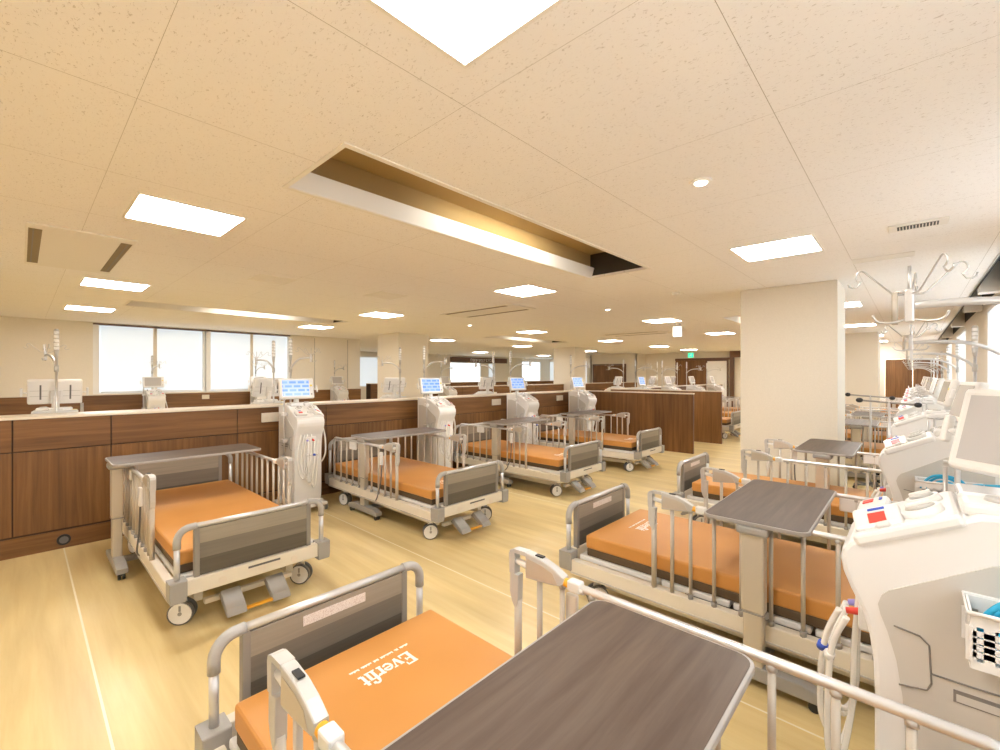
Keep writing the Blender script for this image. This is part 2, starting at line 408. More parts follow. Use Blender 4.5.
# partitions
def partition(name, X, y0, y1, th=.34, joints=(), h=1.153):
    """half-height partition running along Y, its face at X"""
    o = MB().box(X-th, X-.012, y0, y1, 0, h-.02, 'groove').build(name); o['kind'] = 'structure'
    ed = [y0]+[j for j in joints if y0 < j < y1]+[y1]
    for i in range(len(ed)-1):
        a, b = ed[i]+.005, ed[i+1]-.005
        q = MB(); q.box(X-.014, X, a, b, .868, h-.022, 'wood_h'); q.build('upper_panel', o)
        c = ed[i]+.07 if i % 2 == 0 else a
        q = MB(); q.box(X-.014, X-.004, a, b, .174, .858, 'wood_v'); q.build('lower_panel', o)
    q = MB(); q.box(X-.014, X-.006, y0, y1, .0, .158, 'wood_h', .0); q.build('kick_board', o)
    q = MB(); q.box(X-th+.0, X-th+.03, y0, y1, .0, h-.022, 'wood_h'); q.build('back_panel', o)
    q = MB(); q.box(X-th-.01, X+.012, y0-.01, y1+.01, h-.022, h, 'cap', .004); q.build('top_cap', o)
    return o
P1 = partition('wall_partition', -5.385, -3.5, 8.67, .34, (-1.7, -.05, .56, 1.60, 2.6, 4.5, 6.4))
q = MB(); q.cyl((-5.395, .25, .075), (-5.375, .25, .075), .045, 'black', n=20); q.cyl((-5.376, .25, .075), (-5.370, .25, .075), .03, 'grey_d', n=16); q.build('cable_grommet', P1)
for (y, z) in ((1.95, 1.015), (5.70, 1.02), (7.62, 1.02)):
    q = MB(); q.box(-5.385, -5.365, y-.11, y+.11, z-.05, z+.055, 'beam', .004)
    for t in (-.06, 0, .06): q.box(-5.366, -5.362, y+t-.015, y+t+.015, z-.02, z+.02, 'cap')
    q.build('socket_plate', P1)
def end_panel(Y, x0, x1, y1=None):
    o = MB().box(x0, x1, Y, Y+.06, 0, 1.13, 'wood_v').build('wall_partition_end'); o['kind'] = 'structure'
    n_ = 4; w = (x1-x0)/n_
    q = MB(); q.box(x0-.005, x1+.012, Y-.012, Y+.072, 1.131, 1.153, 'cap', .004); q.build('top_cap', o)
    q = MB()
    q.box(x1, x1+.006, Y, Y+.06, 0, 1.131, 'wood_dark'); q.build('end_trim', o)
end_panel(8.67, -5.7, -3.05)
end_panel(10.34, -5.7, -3.04)
partition('wall_partition', -5.385, 10.5, 18.5, .34, (12.4, 14.3, 16.2))
P2 = partition('wall_partition', -10.1, 7.5, 14.6, .3, (9.2, 11, 12.8))
q = MB(); q.box(-10.1, -10.08, 8.75, 8.93, .95, 1.06, 'beam', .004); q.build('socket_plate', P2)
partition('wall_partition', -10.1, 15.4, 21, .3, (17, 19))
partition('wall_partition', -14.2, 8.5, 20, .3, (10, 12, 14, 16, 18), 1.2)
q = MB(); q.box(LW+.05, LW+.07, 2.9, 3.05, .93, 1.03, 'beam', .004); q.build('socket_plate', bpy.data.objects['trim_1'])

# ------------------------------------------------------------------ sign on the far wall
sg = MB(); sg.box(-18.48, -18.42, 15.9, 20.5, 2.22, 2.50, 'wood_dark', .006)
sign = tag(sg.build('wall_sign'), 'long dark brown sign board with pale lettering above the far window', 'sign')
q = MB(); y = 17.4
for k in range(13):
    w = random.choice((.06, .10, .12)); zc = 2.36+random.uniform(-.01, .01)
    q.box(-18.425, -18.41, y, y+.025, zc-.07, zc+.07, 'letter'); q.box(-18.425, -18.41, y, y+w, zc+.04, zc+.065, 'letter')
    if k % 2: q.box(-18.425, -18.41, y, y+w, zc-.065, zc-.04, 'letter')
    y += w+.06
q.build('lettering', sign)

# ------------------------------------------------------------------ ceiling fittings
def panel_light():
    r = empty('ceiling_light')
    q = MB()
    for (a, b, c, d) in ((-.30, .30, -.30, -.285), (-.30, .30, .285, .30), (-.30, -.285, -.285, .285), (.285, .30, -.285, .285)): q.box(a, b, c, d, -.006, 0, 'ceiling_plain')
    q.build('frame', r)
    q = MB(); q.box(-.285, .285, -.285, .285, -.004, -.001, 'panel_light'); q.build('diffuser', r)
    return r
cols = {'r': (-.86, 'over the right-hand beds'), 'l': (-3.68, 'above the left beds'), 'm': (-7.06, 'just behind the long partition'), 'w': (-9.92, 'beside the window blinds')}
ordn = ['first', 'second', 'third', 'fourth', 'fifth', 'sixth']
lights = []
for key, ys in (('r', (.77, 4.45, 8.7, 12.45, 16.0, 18.8)), ('l', (.77, 4.45, 8.75, 12.45, 16.4, 20.2)), ('m', (.77, 4.45, 8.8, 12.8, 16.55, 19.6)), ('w', (.77, 4.55, 9.0, 12.9, 17.6))):
    for i, y in enumerate(ys):
        lights.append((cols[key][0] - (.9 if key == 'w' and i > 1 else 0), y, 'square ceiling light %s, %s from the front' % (cols[key][1], ordn[i])))
lights += [(-15.2, 10.5, 'square glowing ceiling light in the side bay near its tall blinds'), (-15.2, 15., 'square glowing ceiling light in the side bay before the brown sign'), (-15.2, 20., 'square glowing ceiling light in the deepest corner of the side bay')]
lights += [(-.86, -2.9, None), (-3.68, -2.9, None), (-7.06, -2.9, None)]  # unseen row behind the camera, added as fill light
pl0 = panel_light(); first = True
for (x, y, lb) in lights:
    o = pl0 if first else copy_tree(pl0); first = False
    o.location = (x, y, CEIL)
    tag(o, lb or 'unseen square ceiling light panel added behind the camera as fill', 'ceiling light', 'square recessed ceiling lights')
# air-conditioning cassettes
def cassette(loc, lb):
    r = empty('ceiling_air_conditioner', loc); tag(r, lb, 'air conditioner', 'flat air conditioner cassettes in the ceiling')
    MB().box(-.85, .85, -.31, .31, -.012, 0, 'ceiling_plain', .004).build('face_panel', r)
    for s in (-1, 1):
        q = MB(); q.box(-.72, .72, s*.26-.036, s*.26+.036, -.0135, -.0125, 'slot'); q.box(-.70, .70, s*.27-.004, s*.27+.004, -.0150, -.0136, 'line_grey'); q.build('outlet_slot', r)
def cassette_left(): pass
cassette((-5.45, .33, CEIL), 'flat pale ceiling air conditioner with two dark slots, upper left')
cassette((-5.35, 5.4, CEIL), 'flat ceiling air conditioner above the middle of the ward')
cassette((-5.35, 11.0, CEIL), 'flat ceiling air conditioner far off, beyond the hanging white sign')
g = empty('ceiling_vent', (.03, 4.42, CEIL)); tag(g, 'small rectangular ceiling vent with dark louvres near the window wall', 'vent')
q = MB(); q.box(-.16, .16, -.10, .08, -.010, 0, 'ceiling_plain', .003); q.build('frame', g)
q = MB(); q.box(-.11, .11, -.058, .048, -.0115, -.0102, 'black')
for i in range(12): q.box(-.098+.0175*i, -.0925+.0175*i, -.055, .045, -.016, -.0116, 'ceiling_plain')
q.build('louvre', g)
def hatch(x, y, a, b, lb):
    r = MB()
    for (p, q_, s, t) in ((-a, a, -b, -b+.012), (-a, a, b-.012, b), (-a, -a+.012, -b, b), (a-.012, a, -b, b)): r.box(p, q_, s, t, -.004, 0, 'ceiling_plain')
    r.box(-a+.012, a-.012, -b+.012, b-.012, -.0015, 0, 'ceiling_plain')
    tag(r.build('access_hatch', loc=(x, y, CEIL)), lb, 'hatch')
hatch(-.2, 5.44, .22, .10, 'thin rectangular ceiling hatch just before the window wall pocket')
hatch(-5.3, 3.4, .22, .22, 'square flush ceiling hatch over the left-hand partition')
hatch(-5.35, 1.95, .2, .2, 'square flush ceiling hatch beside the left air conditioner')
def spot(x, y, lb, on=True):
    r = empty('ceiling_downlight', (x, y, CEIL)); tag(r, lb, 'downlight', 'small round ceiling downlights')
    MB().cyl((0,0,-.010), (0,0,0), .055, 'ceiling_plain', .06, 20).build('bezel', r)
    MB().cyl((0,0,-.016), (0,0,-.010), .03, 'spot', .034, 16).build('lens', r)
spot(-.87, 2.6, 'small round downlight near the top right ceiling joint')
spot(-3.69, 6.6, 'small round lit downlight above the corridor beds')
spot(-7.06, 6.64, 'small round lit downlight beyond the long partition')
tag(MB().cyl((-2.3,5.9,CEIL-.03), (-2.3,5.9,CEIL), .045, 'ceiling_plain', .055, 20).build('smoke_detector'), 'small round smoke detector on the ceiling beyond the coffer', 'smoke detector')
hs = empty('hanging_sign', (-3.6, 9.35, 0)); tag(hs, 'white box-shaped sign hanging from the ceiling over the corridor', 'sign')
q = MB(); q.box(-.09, .09, -.03, .03, 2.30, 2.52, 'wall_white', .006); q.build('sign_box', hs)
q = MB(); q.cyl((-.05,0,2.52), (-.05,0,CEIL), .006, 'steel', n=6); q.cyl((.05,0,2.52), (.05,0,CEIL), .006, 'steel', n=6); q.build('hanger', hs)
ex = empty('exit_sign', (-7.8, 21.93, 2.45)); tag(ex, 'small green exit sign with white running figure above brown wall panel', 'exit sign')
MB().box(-.14, .14, -.03, .05, -.12, .12, 'wall_white', .01).build('sign_case', ex)
MB().box(-.125, .125, -.035, -.03, -.105, .105, 'exit_green').build('sign_face', ex)
q = MB(); q.ball((.02,-.037,.065), .018, 'letter', (1,.2,1), 6); q.prism([(.0,.045),(.035,.04),(.02,-.01),(.05,-.06),(.03,-.07),(-.005,-.02),(-.05,-.07),(-.065,-.055),(-.02,-.0)], -.04, -.036, 'letter'); q.build('running_figure', ex)

# ------------------------------------------------------------------ hospital bed
def caster_mb(r=.07):
    q = MB(); x = y = 0.
    for s in (-1, 1):
        yc = y+s*.022
        q.cyl((x, yc-.011, r), (x, yc+.011, r), r, 'grey_d', n=24)
        q.cyl((x, yc+s*.0105, r), (x, yc+s*.0145, r), r*.90, 'white', r*.84, n=24)
        q.cyl((x, yc+s*.0143, r), (x, yc+s*.017, r), r*.16, 'grey', n=12)
        q.box(x-.006, x+.006, yc+s*.015-.0015, yc+s*.015+.0015, r+.015, r+.048, 'grey')
    q.cyl((x, y-.03, r), (x, y+.03, r), .01, 'grey', n=8)
    q.prism([(-.03, r+.03), (.03, r+.03), (.022, r+.085), (-.022, r+.085)], -.007, .007, 'beam', 'y', .003); q.cyl((0, 0, r+.07), (0, 0, r+.14), .016, 'white2', n=10)
    return q
def board(root, x, top, zlow, sgn, nm, bands, sticker):
    """end board: bent tube rail, plastic elbows, banded panel"""
    q = MB(); q.box(x-.012, x+.012, -.315, .315, zlow, top-.028, bands, .003, 1)
    pn = q.build(nm+'_panel', root)
    for s in (-1, 1):
        q = MB(); q.box(x-.017, x+.017, s*.326-.014, s*.326+.014, zlow-.01, top-.02, 'stile', .004); q.build('stile', pn)
    if sticker:
        q = MB(); q.box(x-.0140, x-.0120, -.13, .13, top-.085, top-.048, 'sticker'); q.build('caution_label', pn)
    q = MB(); q.tube([(x, -.335, top-.012), (x, 0, top-.012), (x, .335, top-.012)], .0175, 'silver', 12, flat=.85); q.build('top_rail', root)
    for s in (-1, 1):
        q = MB(); pts = [(x, s*.325, top-.012), (x, s*.345, top-.013)]
        pts += [(x, s*(.350+.07*math.sin(t*PI/2/6)), top-.013-.07*(1-math.cos(t*PI/2/6))) for t in range(7)] + [(x, s*.42, top-.125)]
        q.tube(pts, .0200, 'elbow', 12); q.build('elbow', root)
        q = MB(); q.cyl((x, s*.42, .30), (x, s*.42, top-.11), .0155, 'silver', n=12); q.build('post', root)
        q = MB(); y0, y1 = sorted((s*.378, s*.464))
        q.prism([(y0+.006, .215), (y1-.006, .215), (y1, .25), (y1, .335), (y0, .335), (y0, .25)], x-.045 if sgn > 0 else x-.05, x+.05 if sgn > 0 else x+.045, 'grey', 'x', .006)
        q.build('corner_block', root)
def make_bed():
    b = empty('hospital_bed')
    q = MB()
    for s in (-1, 1):
        y0, y1 = sorted((s*.40, s*.452))
        q.box(-.97, .965, y0, y1, .195, .288, 'beam', .006)
        q.box(-.97, .965, min(s*.452, s*.456), max(s*.452, s*.456), .205, .212, 'grey_l')
    q.box(.985, 1.035, -.40, .40, .238, .328, 'beam', .006); q.box(-1.03, -.98, -.40, .40, .238, .328, 'beam', .006)
    q.box(-.55, -.49, -.41, .41, .21, .26, 'beam'); q.box(.45, .51, -.41, .41, .21, .26, 'beam')
    for y in (-.2, .02, .22): q.cyl((1.033, y, .275), (1.038, y, .275), .022, 'cap', n=14)
    q.box(1.034, 1.038, -.06, .13, .296, .308, 'grey_d')
    q.box(-.75, .82, -.30, -.25, .10, .15, 'beam', .004); q.box(-.75, .82, .25, .30, .10, .15, 'beam', .004)
    q.box(.80, .86, -.38, .38, .175, .215, 'beam', .004); q.box(-.78, -.72, -.38, .38, .175, .215, 'beam', .004)
    q.box(-.35, .35, -.12, .12, .13, .24, 'grey_d', .01)
    q.build('frame', b)
    for i, (a, c) in enumerate(((-.95, -.35), (-.335, .0), (.015, .38), (.395, .93))):
        q = MB(); q.box(a, c, -.397, .397, .284, .318, 'white2', .008)
        q.build('mattress_platform', b)
    q = MB(); q.box(-.97, .885, -.395, .395, .370, .455, 'orange', .014, 3); mt = q.build('mattress', b)
    q = MB(); q.box(-.965, .88, -.390, .390, .320, .374, 'brown_cover', .010, 2); q.build('mattress_base', mt)
    # white print near the foot end, read from the foot: right = +y here, up = -x
    q = MB(); sc_ = .098; cur = -.137
    def pt(x, y): return (.700-y*sc_, cur+x*.080)
    def stroke(a, b_, wd):
        a, b_ = Vector(a), Vector(b_); d = (b_-a).normalized(); n_ = Vector((-d.y, d.x))*wd/2
        q.prism([pt(*(a+n_)), pt(*(b_+n_)), pt(*(b_-n_)), pt(*(a-n_))], .4545, .4564, 'letter', 'z')
    def ring(cx, cy, r_, a0, a1, wd, k=12):
        P = [(cx+r_*math.cos(math.radians(a0+(a1-a0)*t/k)), cy+r_*math.sin(math.radians(a0+(a1-a0)*t/k))) for t in range(k+1)]
        for t in range(k): stroke(P[t], P[t+1], wd)
    G = {'E': ([((.1,0),(.1,.72),.13),((0,.69),(.5,.69),.06),((0,.03),(.52,.03),.06),((.1,.37),(.36,.37),.06),((.48,.54),(.48,.72),.05),((.51,0),(.51,.2),.05),((.36,.28),(.36,.46),.045)], .57),
         'v': ([((.06,.48),(.23,.02),.12),((.23,.02),(.39,.48),.05),((-.02,.47),(.17,.47),.045),((.31,.47),(.48,.47),.045)], .46),
         'e': ([((.04,.27),(.40,.27),.05)], .44),
         'r': ([((.1,0),(.1,.48),.11),((0,.02),(.22,.02),.045),((0,.46),(.1,.46),.045),((.12,.36),(.25,.45),.07),((.22,.42),(.32,.42),.09)], .33),
         'f': ([((.13,0),(.13,.62),.11),((0,.46),(.30,.46),.05),((0,.02),(.26,.02),.045)], .27),
         'i': ([((.1,0),(.1,.48),.11),((0,.02),(.2,.02),.045),((0,.46),(.1,.46),.045),((.1,.60),(.1,.71),.11)], .22),
         't': ([((.12,.06),(.12,.64),.11),((0,.46),(.28,.46),.05),((.12,.05),(.28,.05),.07)], .30)}
    for ch in 'Everfit':
        for st in G[ch][0]: stroke(st[0], st[1], st[2]*1.15)
        if ch == 'e': ring(.22, .245, .185, 10, 325, .085)
        if ch == 'f': ring(.25, .62, .12, 180, 30, .085, 6)
        cur += G[ch][1]*.080
    q.build('brand_lettering', mt)
    q = MB(); yy = -.165; rnd = random.Random(3)
    for w in (7, 3, 10, 4, 8, 7):
        for k in range(w):
            h_ = rnd.choice((.007, .009, .011)); q.box(.742-h_, .742, yy, yy+.004, .4545, .4562, 'letter'); q.box(.7405, .742, yy, yy+.0048, .4545, .4562, 'letter'); yy += .0052
        yy += .008
    q.build('small_lettering', mt)
    board(b, 1.0, .634, .33, 1, 'footboard', 'bands_foot', True)
    board(b, -1.0, .735, .33, -1, 'headboard', 'bands_head', False)
    # side rails
    for s in (-1, 1):
        y = s*.437
        q = MB(); pts = [(-.86, y, .34), (-.86, y, .70)]+[(-.86+.05*(1-math.cos(t*PI/2/5)), y, .725+.05*math.sin(t*PI/2/5)) for t in range(6)]+[(-.4, y, .776), (.1, y, .776), (.205, y, .770)]
        q.tube(pts, .0135, 'silver', 10)
        x = .21
        for x in (.20, .08, -.05, -.18, -.31, -.44, -.57, -.70):
            q.cyl((x, y, .27), (x, y, .77), .0095, 'beige_metal', n=10)
            q.cyl((x, y, .285), (x, y, .312), .014, 'grey', n=10); q.cyl((x, y, .752), (x, y, .770), .0125, 'grey_l', n=10)
        q.box(.12, .17, y-.018, y+.018, .758, .796, 'white2', .006)
        rl = q.build('side_rail', b)
        # swivelling assist grip, pivot at its inner post
        g = MB()
        out = [(-.10, -.045), (-.03, -.028), (.05, -.012)]
        top = [(-.115, .0), (-.07, .022), (-.02, .037), (.04, .044), (.10, .043), (.128, .036), (.135, .02)]
        body = [(-.115, -.022), (-.10, -.034), (-.06, -.040), (-.0, -.046), (.055, -.050)]
        # grip plate built as ring of blocks around the hand opening
        g.prism(body+[(.055, .0435)]+[(.04, .044), (-.02, .037), (-.07, .022), (-.115, .0)], -.017, .017, 'grey_l', 'y', .004)
        g.prism([(.055, .030), (.112, .028), (.112, .0425), (.10, .0435), (.055, .0445)], -.017, .017, 'grey_l', 'y')
        g.prism([(.108, -.052), (.133, -.052), (.136, .02), (.130, .035), (.108, .0435)], -.017, .017, 'grey_l', 'y')
        g.prism([(.09, -.052), (.133, -.052), (.134, -.125), (.123, -.16), (.104, -.19), (.094, -.16)], -.015, .015, 'grey_l', 'y', .003)
        g.cyl((.055, 0, -.012), (.11, 0, -.004), .012, 'white', n=12)
        g.prism([(-.09, -.030), (.05, -.040), (.045, .024), (-.02, .018), (-.07, .004)], -.0185, .0185, 'beige_metal', 'y')
        g.box(-.02, .015, -.008, .008, .040, .0445, 'black')
        g.cyl((.104, 0, -.52), (.104, 0, -.15), .015, 'beige_metal', n=12)
        g.cyl((.0, 0, -.52), (.0, 0, -.045), .0105, 'beige_metal', n=12)
        gp = g.build('assist_grip', rl, (.30, y, .795))
        g = MB(); g.tube([(-.10, 0, -.017), (-.135, 0, -.021)], .0155, 'amber', 12); g.tube([(-.133, 0, -.021), (-.19, 0, -.024)], .0148, 'letter', 12)
        g.build('grip_collar', gp)
    for x in (.82, -.75):
        for y in (-.357, .357):
            cs = caster_mb().build('caster', b, (x, y, 0)); cs.rotation_euler.z = {(.82, -.357): 1.0, (.82, .357): .75, (-.75, -.357): .3, (-.75, .357): -.4}[(x, y)]
    q = MB()
    for y in (-.13, .13):
        q.prism([(.90, .13), (1.03, .055), (1.06, .045), (1.075, .055), (1.05, .09), (.93, .165)], y-.055, y+.055, 'grey', 'y', .006)
    q.tube([(1.045, -.08, .062), (1.055, 0, .066), (1.045, .08, .062)], .02, 'amber', 8, flat=.45)
    q.box(.86, .90, -.26, .26, .10, .13, 'beam', .004)
    q.build('brake_pedal', b)
    q = MB(); q.box(-.49, -.36, -.453, -.428, .685, .768, 'white', .008); q.build('control_box', b)
    q = MB(); q.box(.155, .20, -.475, -.455, .60, .73, 'white', .006)
    q.tube(spline([(.178, -.465, .60), (.17, -.47, .42), (.12, -.475, .28), (.05, -.45, .22), (0, -.40, .2)]), .006, 'grey_d', 6); q.build('hand_control', b)
    return b
BED = make_bed()
def place_bed(x, y, rz, lb, group, first=[True]):
    o = BED if first[0] else copy_tree(BED); first[0] = False
    o.location = (x, y, 0); o.rotation_euler.z = rz
    tag(o, lb, 'bed', group); return o
GL = 'hospital beds lined up along the low partition'; GR = 'hospital beds with feet towards the aisle on the right'
b1 = place_bed(-4.06, 1.02, 0, 'hospital bed with orange mattress nearest the camera on the left', GL)
place_bed(-4.06, 2.91, 0, 'orange hospital bed between the first and second white machines', GL)
place_bed(-4.06, 4.87, 0, 'orange hospital bed between the second and third white machines', GL)
place_bed(-4.06, 6.80, 0, 'orange hospital bed last before the tall brown end panel', GL)
near_bed = place_bed(-.70, .855, PI, 'hospital bed in the near foreground, orange mattress printed with white lettering', GR)
place_bed(-.68, 2.905, PI, 'orange hospital bed in the middle right, just behind the foreground bed', GR)
place_bed(-.69, 4.84, PI, 'orange hospital bed standing directly before the big square pillar', GR)
far = ['first bed seen beyond the big square pillar on the right', 'second bed beyond the square pillar, by the window wall', 'third bed beyond the square pillar, by the window wall', 'fourth bed beyond the square pillar, past the second pillar', 'farthest bed by the window wall, before the brown doors']
for lb, y in zip(far, (8.6, 10.5, 12.4, 16.4, 18.2)): place_bed(-.69, y, PI, 'orange hospital bed, '+lb, GR)
far = ['nearest of those behind the two brown end panels', 'in the middle behind the two brown end panels', 'last of those behind the two brown end panels']
for lb, y in zip(far, (11.6, 13.5, 15.4)): place_bed(-4.06, y, 0, 'orange hospital bed, '+lb, 'hospital beds beyond the brown end panels')

for ch in list(near_bed.children):
    if ch.name.startswith('control_box'): bpy.data.objects.remove(ch)

# ------------------------------------------------------------------ overbed table
def make_table():
    r = empty('overbed_table')
    def rr(hx, y0, y1, c):
        P = []
        for (cx, cy, a) in ((hx-c, y1-c, 0), (-hx+c, y1-c, PI/2), (-hx+c, y0+c, PI), (hx-c, y0+c, 1.5*PI)):
            for t in range(6): P.append((cx+c*math.cos(a+t*PI/10), cy+c*math.sin(a+t*PI/10)))
        return P
    q = MB(); q.prism(rr(.228, -.05, .972, .045), .778, .797, 'table_edge', 'z', .004); tp = q.build('table_top', r)
    q = MB(); q.prism(rr(.219, -.041, .963, .04), .797, .7985, 'tabletop', 'z'); q.build('laminate_surface', tp)
    q = MB(); q.box(-.07, .07, -.055, .10, .735, .779, 'grey', .014); q.box(-.02, .02, .1, .8, .758, .779, 'grey_d'); q.build('support_bracket', r)
    q = MB(); q.box(-.050, .050, -.035, .035, .36, .74, 'column', .010); q.box(-.043, .043, -.030, .030, .06, .365, 'column', .008); q.box(-.051, .051, -.036, .036, .355, .36, 'grey'); q.build('column', r)
    q = MB(); q.prism([(-.27,.045),(.27,.045),(.285,.05),(.285,.085),(.20,.11),(-.20,.11),(-.285,.085),(-.285,.05)], -.035, .035, 'grey', 'y', .006)
    q.box(-.035, .035, .03, .62, .05, .085, 'grey', .008); q.box(-.24, .24, .60, .65, .05, .08, 'grey', .008); q.build('base', r)
    for (x, y) in ((-.25, 0), (.25, 0), (-.21, .625), (.21, .625)):
        q = MB()
        for s in (-1, 1): q.cyl((x-.006, y+s*.013-.008, .025), (x-.006, y+s*.013+.008, .025), .025, 'black', n=16)
        q.box(x-.025, x+.02, y-.022, y+.022, .03, .055, 'black', .006); q.build('caster', r)
    return r
TB = make_table()
tabs = [(-.505, .27, 'dark wood overbed table filling the near foreground'), (-.56, 2.41, 'overbed table with dark top over the middle right bed'), (-.60, 4.99, 'overbed table with dark top just before the square pillar'),
        (-4.50, .50, 'overbed table across the nearest left bed'), (-4.30, 2.50, 'overbed table across the second bed along the partition'), (-4.20, 4.44, 'overbed table across the third bed along the partition'), (-4.22, 6.34, 'overbed table across the fourth bed, by the tall brown end panel'),
        (-.58, 8.1, 'overbed table over the first bed beyond the square pillar'), (-.58, 10.1, 'overbed table over the second bed beyond the square pillar')]
for i, (x, y, lb) in enumerate(tabs):
    o = TB if i == 0 else copy_tree(TB)
    o.location = (x, y, 0); tag(o, lb, 'table', 'rolling overbed tables')
    if x < -3:
        for ch in o.children:
            if ch.name.split('.')[0] in ('table_top', 'support_bracket', 'column'): ch.location.z = .045

# ------------------------------------------------------------------ dialysis machine (front = +x)
def make_machine():
    r = empty('dialysis_machine')
    w = .150
    prof = [(-.235,.13),(.185,.13),(.195,.30),(.194,.64),(.197,.72),(.205,.79),(.220,.85),(.245,.905),(.262,.95),(.268,.985),(.264,1.012),(.248,1.036),(.10,1.112),(0,1.160),(-.10,1.172),(-.235,1.172)]
    q = MB(); q.prism(prof, -w, w, 'white', 'y', .012); body = q.build('body', r)
    for s in (-1, 1):
        y0, y1 = sorted((s*(w-.002), s*(w+.005)))
        q = MB(); q.prism([(-.20,.16),(.135,.16),(.133,.56),(.138,.66),(.15,.75),(.168,.82),(.182,.86),(.187,.885),(.180,.910),(.165,.928),(-.02,1.045),(-.10,1.07),(-.20,1.07)], y0, y1, 'side_grey', 'y'); q.build('side_panel', r)
        yy = s*(w+.0065)
        q = MB(); q.tube([(.155,yy,.84),(.105,yy,.832),(.088,yy,.815),(.084,yy,.72),(.092,yy,.70),(.145,yy,.69)], .0022, 'line_grey', 5)
        q.tube([(.084,yy,.745),(-.2,yy,.745)], .0022, 'line_grey', 5)
        q.box(-.13, .045, min(yy, yy-s*.002), max(yy, yy-s*.002), .695, .725, 'line_grey', 0); q.box(-.125, .04, min(yy, yy+s*.001), max(yy, yy+s*.001), .698, .716, 'side_grey')
        q.build('access_cover', r)
    # sloping deck
    ang = math.atan2(.17, .25)
    R = Matrix.Translation((.118, 0, 1.105)) @ Matrix.Rotation(math.atan2(.075, .15), 4, 'Y')
    q = MB(); q.box(-.10, .135, -.158, .158, -.022, .012, 'white', .010, 2, R)
    q.build('front_deck', r)
    q = MB(); q.box(.045, .125, -.15, -.02, .010, .042, 'white', .012, 2, R); q.box(.04, .075, -.005, .15, .010, .026, 'white2', .008, 2, R)
    q.build('pump_cover', r)
    R2 = Matrix.Translation((.19, .095, 1.098)) @ Matrix.Rotation(.42, 4, 'Y') @ Matrix.Rotation(-.42, 4, 'X')
    q = MB(); q.box(-.055, .055, -.045, .045, -.03, .012, 'white', .008, 2, R2); q.build('control_plate', r)
    q = MB(); q.box(-.022, .018, -.012, .030, .0118, .0145, 'red', .001, 1, R2); q.build('red_button', r)
    q = MB(); q.box(-.024, .016, -.032, -.023, .0118, .0145, 'blue', .001, 1, R2); q.build('blue_button', r)
    for nm, (a, b_, c, d, z) in (('red_button', (.080, .108, -.115, -.075, .042)), ('blue_button', (.056, .065, -.112, -.082, .042))):
        q = MB(); q.box(a, b_, c, d, z, z+.003, nm.split('_')[0], .001, 1, R); q.build(nm, r)
    for (x, y, rr) in ((-.03, .075, .048), (-.035, -.06, .042)):
        q = MB(); q.cyl((x, y, .0), (x, y, .030), rr, 'white', rr*.92, 20, R); q.cyl((x, y, .030), (x, y, .037), rr*.7, 'grey_l', rr*.6, 16, R); q.box(x-rr*.6, x+rr*.6, y-.006, y+.006, .035, .044, 'white', .002, 1, R); q.build('blood_pump', r)
    q = MB(); q.box(-.10, .03, -.12, .02, 1.155, 1.190, 'clear', .010); q.box(-.10, .03, .03, .13, 1.150, 1.188, 'white', .014); q.cyl((-.04, .08, 1.185), (-.04, .08, 1.198), .03, 'grey_l', .026, 16); q.build('syringe_cover', r)
    q = MB(); q.box(-.20, -.17, -.145, -.11, 1.171, 1.1745, 'yellow'); q.build('yellow_sticker', r)
    # coupler block on the front
    q = MB(); q.box(.20, .235, -.07, .07, .76, .83, 'white2', .008); cb_ = q.build('coupler_block', r)
    q = MB(); q.cyl((.23, -.035, .80), (.265, -.035, .792), .011, 'violet', .009, 12); q.build('blue_coupler', cb_)
    q = MB(); q.cyl((.23, .03, .80), (.265, .03, .792), .011, 'red', .009, 12); q.build('red_coupler', cb_)
    for (dx, y, dz, k) in ((.0, -.035, 0, 0), (.012, .03, .05, 1), (-.01, .075, .10, 2), (-.005, .0, -.04, 3)):
        q = MB(); q.tube(spline([(.27+dx, y, .79), (.31+dx, y-.02, .66), (.32+dx, y-.04, .48-dz), (.285, y-.06, .40-dz), (.255, y-.09, .48), (.25, y-.10, .66), (.235, y-.06, .86)], 7), .0085, 'hose', 8)
        q.tube([(.312+dx, y-.022, .66), (.317+dx, y-.027, .64)], .014, 'blue' if k == 1 else 'hose', 10)
        q.build('hose', r)
    q = MB(); q.tube(spline([(.18, w+.01, .95), (.20, w+.035, .80), (.17, w+.05, .62), (.10, w+.03, .52), (.02, w+.015, .55)], 7), .009, 'hose', 8); global SIDE_HOSE; SIDE_HOSE = len(q.build('hose', r).data.vertices)
    # base
    q = MB(); q.box(-.24, .20, -.165, .165, .09, .135, 'white2', .012); q.box(-.26, -.16, -.20, .20, .065, .10, 'white2', .012); q.box(.12, .24, -.20, .20, .065, .10, 'white2', .012); q.build('base', r)
    for (x, y) in ((-.21, -.18), (-.21, .18), (.19, -.18), (.19, .18)):
        q = MB()
        for s in (-1, 1):
            q.cyl((x, y+s*.016-.009, .042), (x, y+s*.016+.009, .042), .042, 'grey', n=18); q.cyl((x, y+s*.026, .042), (x, y+s*.0275, .042), .034, 'white', n=18)
        q.cyl((x, y, .04), (x, y, .09), .012, 'grey', n=8); q.build('caster', r)
    # holder rods on the side
    q = MB(); q.cyl((.02, -.185, .45), (.02, -.185, 1.235), .007, 'steel', n=10); q.cyl((.045, -.20, .55), (.045, -.20, 1.22), .006, 'steel', n=10)
    q.cyl((.02, -.15, .80), (.02, -.20, .80), .012, 'grey_l', n=8); q.cyl((.02, -.15, 1.08), (.02, -.20, 1.08), .012, 'white', n=8)
    q.box(.0, .06, -.215, -.175, 1.06, 1.10, 'white', .006); q.box(-.01, .07, -.22, -.17, .77, .81, 'grey_l', .006)
